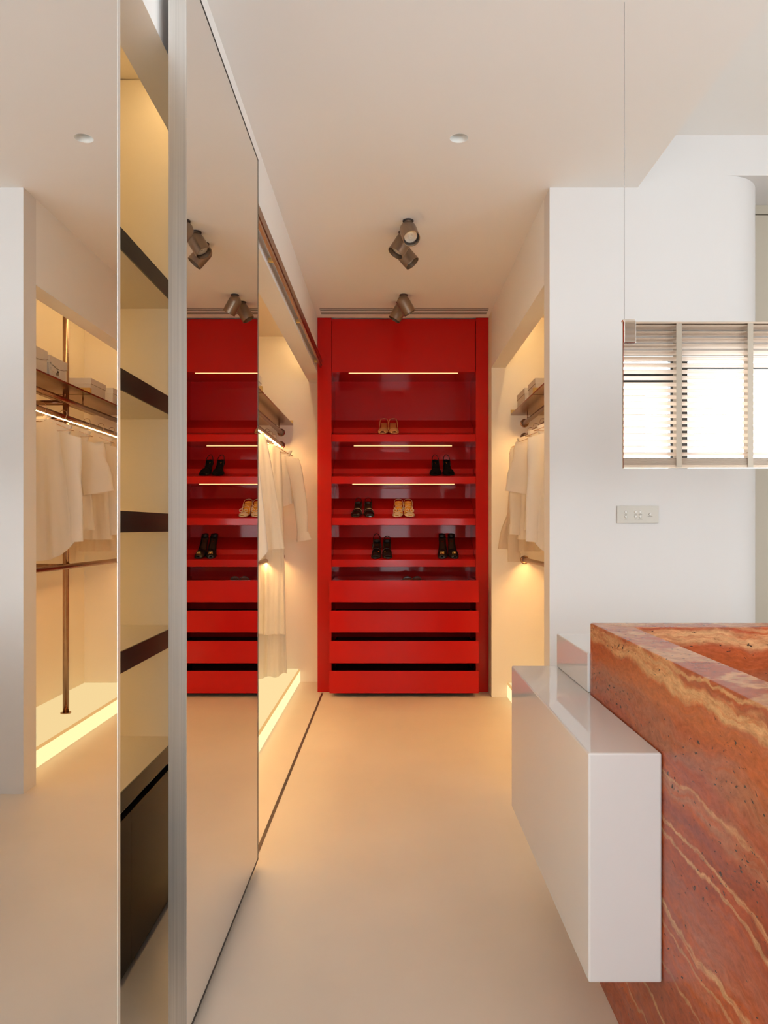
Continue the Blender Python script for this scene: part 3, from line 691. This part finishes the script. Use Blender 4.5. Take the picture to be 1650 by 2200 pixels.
# ------------------------------------------------------------------ storage boxes on the shelves
def lidbox(x0, x1, y0, y1, h, label, sg, straps=False, z=1.9845, name='storage_box'):
    t = thing(name, label, 'box', ((x0 + x1) / 2, (y0 + y1) / 2, z), 'boxes on the closet shelves')
    box('body', x0 + 0.003, x1 - 0.003, y0 + 0.003, y1 - 0.003, z, z + h - 0.004, 'box', t, 0.002)
    bm = bmesh.new(); n = 16
    xf_ = x0 if sg < 0 else x1                       # face towards the aisle
    if straps:
        lo = [(y0 + (y1 - y0) * k / n, z + h * (0.50 + 0.16 * (2 * k / n - 1) ** 2)) for k in range(n + 1)]
    else:
        lo = [(y0, z + h * 0.66), (y1, z + h * 0.66)]
    prism(bm, lo + [(y1, z + h), (y0, z + h)], 'x', x0, x1)
    l = finish('lid', bm, 'box', t)
    dl = 0.0006
    bm = bmesh.new()
    tube(bm, [(xf_ + sg * dl, a, b) for a, b in lo], 0.0014, 4); finish('seam', bm, 'boxline', t)
    if straps:
        fx0, fx1 = sorted((xf_ - sg * 0.001, xf_ + sg * 0.0022)); yc = y0 + (y1 - y0) * 0.42
        box('strap', fx0, fx1, y0 + 0.01, yc + 0.02, z + h * 0.30, z + h * 0.46, 'box', t)
        box('strap', fx0, fx1, y0 + 0.01, yc, z + h * 0.58, z + h * 0.72, 'box', t)
        box('clasp_tab', fx0, fx1 + 0.001, yc - 0.01, yc + 0.012, z + h * 0.18, z + h * 0.40, 'boxline', t)
        box('handle_tab', (x0 + x1) / 2 - 0.02, (x0 + x1) / 2 + 0.02, y0 + 0.02, y0 + 0.06, z + h, z + h + 0.010, 'box', t)
lidbox(0.862, 1.10, 3.70, 3.985, 0.122, 'cream strapped box on niche shelf, nearer the window', -1, True)
lidbox(0.862, 1.10, 4.010, 4.225, 0.112, 'cream strapped box on niche shelf, beside the bronze pole', -1, True)
lidbox(0.872, 1.09, 4.585, 4.825, 0.103, 'plain beige lidded box on niche shelf, beside the bronze pole', -1)
lidbox(0.872, 1.09, 4.950, 5.250, 0.110, 'plain beige lidded box on niche shelf, nearer the red cabinet', -1)
lidbox(-1.08, -0.785, 4.52, 4.66, 0.12, 'small beige lidded box on the closet shelf behind the mirror door', 1)
lidbox(-1.10, -0.80, 3.70, 4.05, 0.115, 'large beige lidded box on closet shelf behind the mirror door', 1)

# ------------------------------------------------------------------ clothes
def hanger(x, y, zr, hw, drop, label, tips=False):
    t = thing('hanger', label, 'hanger', (x, y, zr - 0.20), 'wire hangers on the rods')
    r = 0.022
    pts = [(x + r * math.cos(a) * 0.95, y, zr + r * math.sin(a)) for a in [-0.7 + (PI + 0.75) * k / 12 for k in range(13)]]
    pts += [(x - 0.012, y, zr - 0.03), (x, y, zr - 0.045), (x, y, zr - 0.075)]
    tubeo('hook', pts, 0.0016, 'wire', t, 6)
    zt = zr - 0.075
    tubeo('arm', [(x - hw, y, zt - drop), (x - hw * 0.4, y, zt - drop * 0.28), (x, y, zt), (x + hw * 0.4, y, zt - drop * 0.28), (x + hw, y, zt - drop)], 0.0022, 'wire', t, 6)
    tubeo('crossbar', [(x - hw, y, zt - drop), (x + hw, y, zt - drop)], 0.0016, 'wire', t, 6)
    if tips:
        for q in (-1, 1):
            tubeo('tip_hook', [(x + q * hw, y, zt - drop), (x + q * (hw + 0.02), y, zt - drop - 0.006), (x + q * (hw + 0.03), y, zt - drop - 0.022), (x + q * (hw + 0.022), y, zt - drop - 0.036), (x + q * (hw + 0.010), y, zt - drop - 0.034)], 0.0016, 'wire', t, 6)
    return zt
def garment(name, label, cat, x, y, zs, hw, L, hem, m, slope=0.32, dep=0.022, hemf=None, sleeve=None, collar=True, fold=0.008, seed=0, waist=0.0, yaw=0.0, neck=0.055, shift=0.0):
    """zs height at the neck, hw shoulder half width, L length, hem half width"""
    rnd = random.Random(seed); ph = [rnd.uniform(0, 6.3) for _ in range(6)]
    t = thing(name, label, cat, (x, y, zs - L), 'clothes on the rods')
    cy, sy = math.cos(yaw), math.sin(yaw)
    T = lambda X, Y, Z: (x + X * cy - Y * sy, y + X * sy + Y * cy, Z)
    nu, nv = 30, 26
    def zsh(u): return zs - slope * max(0, abs(u) * hw - neck) - (0.02 * (1 - (abs(u) * hw / neck) ** 2) if abs(u) * hw < neck else 0)
    def zhm(u): return zs - L + (hemf(u) if hemf else 0)
    bm = bmesh.new(); rows = []
    for j in range(nv + 1):
        tt = j / nv; row = []
        hs = hw * 0.80 if sleeve else hw
        h = hs + (hem - hs) * tt ** 0.8 + (hw - hs) * max(0, 1 - tt / 0.14) - waist * math.sin(PI * min(1, tt * 1.3)) ** 2
        for sgn in (1, -1):
            for i in range(nu + 1):
                u = -1 + 2 * i / nu
                if sgn < 0: u = -u
                if sgn < 0 and i in (0, nu): continue
                X = u * h + shift * tt; z = zsh(u) + (zhm(u) - zsh(u)) * tt
                th = dep * (0.35 + 0.65 * min(1, tt * 3)) * math.sqrt(max(0, 1 - u * u)) ** 0.8
                rip = fold * (0.25 + tt) * (math.sin(7 * u + ph[0] + 2 * tt) + 0.7 * math.sin(13 * u + ph[1] - 1.5 * tt) + 0.4 * math.sin(23 * u + ph[2] + 4 * tt)) + 0.3 * fold * math.sin(9 * tt + 4 * u + ph[3])
                row.append(T(X, sgn * th + rip, z))
        rows.append(row)
    grid(bm, rows, True)
    b = finish('body', bm, m, t, smooth=True)
    if collar:
        bm = bmesh.new(); rr = []
        for hh, rad in ((0.0, 1.0), (0.024, 0.92), (0.010, 1.18)):
            rr.append([T(neck * rad * math.cos(2 * PI * k / 20), 0.030 * rad * math.sin(2 * PI * k / 20), zs - 0.006 + hh - 0.012 * (math.sin(2 * PI * k / 20) < -0.6)) for k in range(20)])
        grid(bm, rr, True); finish('collar', bm, m, t, smooth=True)
    if sleeve:
        for q, (ln, ang, r0, r1, cuff) in ((-1, sleeve[0]), (1, sleeve[1])):
            if ln <= 0: continue
            p0 = Vector((q * hw * 0.90, 0, zsh(1) - 0.0)); n = 14; bm = bmesh.new(); rows = []; last = None
            p = p0 + Vector((0, 0, -r0 * 0.8))
            for j in range(n + 1):
                tt = j / n; a = ang * (1 - 0.45 * tt)
                c = p + Vector((q * math.sin(a), 0, -math.cos(a))) * ln * tt
                rad = r0 + (r1 - r0) * tt ** 0.7
                ring = []
                for k in range(16):
                    b_ = 2 * PI * k / 16
                    rp = 1 + 0.10 * math.sin(3 * b_ + ph[1] + 5 * tt) + 0.05 * math.sin(12 * tt + b_ * 2)
                    ring.append(T(c.x + math.cos(b_) * rad * rp * math.cos(a), c.y + math.sin(b_) * rad * 0.42 * rp, c.z + math.cos(b_) * rad * rp * math.sin(a) * -q * -1 * (1 if j else 0.6) + (0.35 * r0 * (1 - tt) * (-q * math.cos(b_)) if j == 0 else 0)))
                rows.append(ring); last = (c, rad, a)
            grid(bm, rows, True); sl = finish('sleeve', bm, m, t, smooth=True)
            if cuff:
                c, rad, a = last; bm = bmesh.new(); rr = []
                for tt, k2 in ((-0.01, 1.05), (0.045, cuff), (0.05, cuff * 0.97)):
                    cc = c + Vector((q * math.sin(a), 0, -math.cos(a))) * tt
                    rr.append([T(cc.x + math.cos(2 * PI * k / 16) * rad * k2 * math.cos(a), cc.y + math.sin(2 * PI * k / 16) * rad * 0.46 * k2, cc.z + q * math.cos(2 * PI * k / 16) * rad * k2 * math.sin(a)) for k in range(16)])
                grid(bm, rr, True); finish('cuff', bm, m, sl, smooth=True)
    return t
XRR, ZRR = 0.943, 1.838
tail = lambda u: 0.10 * abs(u) ** 2.2
hangers = [(XRR, 4.10, 0.17, 'wire hanger holding the shirt with the curved hem'), (XRR, 4.36, 0.17, 'wire hanger holding the wide sleeved top'),
           (XRR, 4.70, 0.17, 'wire hanger holding the plain shirt behind the pole'), (XRR, 4.93, 0.16, 'wire hanger holding the sheer long sleeved blouse'),
           (XRR, 5.12, 0.115, 'wire hanger holding the strappy slip top')]
for hx, hy, hw_, lb in hangers: hanger(hx, hy, ZRR, hw_, 0.055, lb, tips=(hy > 5.1))
zt = ZRR - 0.075 + 0.012
garment('shirt', 'white cotton shirt with curved hem, nearest the window in the niche', 'shirt', XRR + 0.02, 4.10, zt, 0.175, 0.765, 0.185, 'cotton', hemf=tail, sleeve=((0.53, 0.12, 0.058, 0.036, 1.0), (0.53, 0.10, 0.058, 0.036, 1.0)), seed=1, yaw=-0.10)
garment('blouse', 'ivory boxy top with wide short sleeves in the niche', 'blouse', XRR + 0.01, 4.36, zt, 0.165, 0.60, 0.185, 'ivory', sleeve=((0.30, 0.32, 0.075, 0.088, 0), (0.30, 0.2, 0.075, 0.085, 0)), seed=2, collar=False, fold=0.010, yaw=-0.08)
garment('shirt', 'plain cream shirt hanging behind the bronze pole in the niche', 'shirt', XRR + 0.01, 4.70, zt, 0.170, 0.66, 0.170, 'ivory', sleeve=((0.50, 0.10, 0.055, 0.036, 1.0), (0.50, 0.10, 0.055, 0.036, 1.0)), seed=3, yaw=-0.06)
garment('blouse', 'sheer cream blouse with very long sleeves in the niche', 'blouse', XRR + 0.03, 4.93, zt, 0.165, 0.74, 0.19, 'sheer', sleeve=((0.68, 0.06, 0.055, 0.040, 1.0), (0.68, 0.06, 0.055, 0.040, 1.0)), seed=4, collar=False)
t = garment('slip_top', 'strappy flared slip top on the rod next to the red cabinet', 'top', XRR, 5.12, 1.475, 0.135, 0.43, 0.222, 'sheer', slope=0.05, dep=0.02, collar=False, seed=5, waist=0.025, neck=0.10)
for q in (-1, 1): tubeo('strap', [(XRR + q * 0.138, 5.12, 1.682), (XRR + q * 0.136, 5.118, 1.56), (XRR + q * 0.130, 5.12, 1.468)], 0.003, 'sheer', t, 6)

XLL = -0.838
hl = [(4.20, 0.13, 'wire hanger holding the white shirt in the closet'), (4.70, 0.12, 'wire hanger holding the long ivory coat'), (5.20, 0.13, 'wire hanger holding the ivory tiered dress'),
      (5.32, 0.13, 'wire hanger holding the floor length pale gown'), (5.50, 0.14, 'wire hanger holding the cropped shirt near the far wall')]
for hy, hw_, lb in hl: hanger(XLL, hy, ZRR, hw_, 0.06, lb)
garment('shirt', 'white cotton shirt with rounded tail in the closet behind the mirror', 'shirt', XLL, 4.20, zt, 0.085, 0.815, 0.168, 'cotton', slope=0.7, hemf=tail, seed=11)
garment('coat', 'long ivory open coat with straight front edges in the closet', 'coat', XLL, 4.70, zt, 0.065, 0.728, 0.190, 'ivory', slope=1.0, dep=0.03, sleeve=None, seed=12, collar=False, fold=0.009, hemf=lambda u: 0.014 * u)
garment('dress', 'ivory tiered dress hanging below the coat in the closet', 'dress', XLL - 0.02, 5.20, zt - 0.01, 0.11, 1.30, 0.145, 'ivory', slope=0.8, dep=0.035, seed=13, collar=False, fold=0.014)
garment('gown', 'floor length pale gown almost touching the glowing plinth', 'dress', XLL - 0.03, 5.32, zt - 0.01, 0.11, 1.615, 0.15, 'ivory', slope=0.8, dep=0.04, seed=14, collar=False, fold=0.014, hemf=lambda u: 0.010 * math.sin(9 * u) + 0.02 * u)
garment('shirt', 'cropped cream shirt with cuffed sleeve swinging out near the far wall', 'shirt', XLL - 0.03, 5.50, zt, 0.165, 0.42, 0.165, 'ivory', slope=0.30, sleeve=((0.52, 0.1, 0.05, 0.036, 1.2), (0.56, 0.30, 0.058, 0.040, 1.35)), seed=15, hemf=lambda u: 0.06 * (abs(u - 0.45) - 0.4) if u > 0.05 else -0.03)

# ------------------------------------------------------------------ stone basin, white cabinets
sb = thing('stone_basin', 'large red travertine wash basin block with mitred rim', 'basin', (1.1, 1.42, 0))
X0, X1, Y0, Y1, ZT, TH = 0.547, 1.75, 0.70, 2.086, 0.929, 0.092
for poly in ([(X0, Y0), (X0, Y1), (X0 + TH, Y1 - TH), (X0 + TH, Y0 + TH)], [(X0, Y1), (X1, Y1), (X1 - TH, Y1 - TH), (X0 + TH, Y1 - TH)],
             [(X1, Y1), (X1, Y0), (X1 - TH, Y0 + TH), (X1 - TH, Y1 - TH)], [(X1, Y0), (X0, Y0), (X0 + TH, Y0 + TH), (X1 - TH, Y0 + TH)]):
    bm = bmesh.new(); prism(bm, poly, 'z', 0.0, ZT); finish('stone_slab', bm, 'stone', sb, bevel=0.0025)
box('basin_floor', X0 + TH, X1 - TH, Y0 + TH, Y1 - TH, 0.60, 0.66, 'stone', sb)
latheo('drain', [(0, 0), (0.03, 0), (0.03, 0.004), (0, 0.005)], (1.15, 1.4, 0.66), (0, 0, 1), 'chrome', sb)
bm = bmesh.new()
prism(bm, [(0.398, 1.531), (0.5455, 1.531), (0.5455, 2.089), (1.75, 2.089), (1.75, 2.50), (0.398, 2.50)], 'z', 0.276, 0.737)
tag(finish('floating_cabinet', bm, 'whitegloss', bevel=0.004), 'glossy white floating cabinet wrapped round the stone basin', 'cabinet')
tag(box('counter_block', 0.541, 1.75, 2.090, 2.478, 0.7385, 0.845, 'whitegloss', bevel=0.003), 'low glossy white block on the floating cabinet behind the basin', 'counter')

# ------------------------------------------------------------------ hanging mirror
YM = 2.20
hm = thing('hanging_mirror', 'frameless mirror hung on thin wire above the basin, reflecting blinds', 'mirror', (1.27, YM, 1.36))
box('mirror_panel', 0.673, 1.870, YM, YM + 0.004, 1.360, 1.783, 'mirror', hm)
box('backing', 0.6732, 1.8698, YM + 0.004, YM + 0.012, 1.3602, 1.7828, 'plate', hm)
for xa, zc in ((0.673, ZC), (1.837, ZU)):
    bm = bmesh.new(); bx(bm, xa - 0.001, xa + 0.033, YM - 0.010, YM - 0.0005, 1.720, 1.785); bx(bm, xa - 0.001, xa + 0.033, YM - 0.0005, YM + 0.018, 1.7835, 1.790)
    cl = finish('clamp', bm, 'chrome', hm, bevel=0.0015)
    tubeo('wire', [(xa + 0.003, YM + 0.004, 1.788), (xa + 0.003, YM + 0.004, zc)], 0.0011, 'cable', hm, 6)

# ------------------------------------------------------------------ switch panel
sp_ = thing('switch_panel', 'satin nickel switch plate with seven round buttons on white wall', 'switch', (1.104, YF, 1.2087))
sx0, sx1, sz0, sz1 = 1.0115, 1.1965, 1.2087, 1.2860
box('plate', sx0, sx1, YF - 0.006, YF - 0.0005, sz0, sz1, 'plate', sp_, 0.0008)
def sw(u, v): return ((1290 + u / 10.3125 - 838) / 1640 * YF, 1.19 - (1040 + v / 10.3125 - 1133) / 1640 * YF)
for (u, v, wd) in ((553, 618, 55), (553, 723, 55), (768, 618, 55), (872, 618, 80), (768, 723, 40), (872, 723, 100), (1090, 668, 105)):
    bxx, bzz = sw(u, v); k = YF / 1640 / 10.3125
    b = latheo('button', [(0.0062, 0), (0.0062, 0.0015), (0.0050, 0.003), (0.0, 0.0034)], (bxx, YF - 0.0058, bzz), (0, -1, 0), 'knob', sp_, 16)
    lx, lz = sw(u, v + 50); box('marking', lx - wd * k / 2, lx + wd * k / 2, YF - 0.0064, YF - 0.006, lz - 0.0009, lz + 0.0009, 'print', sp_)
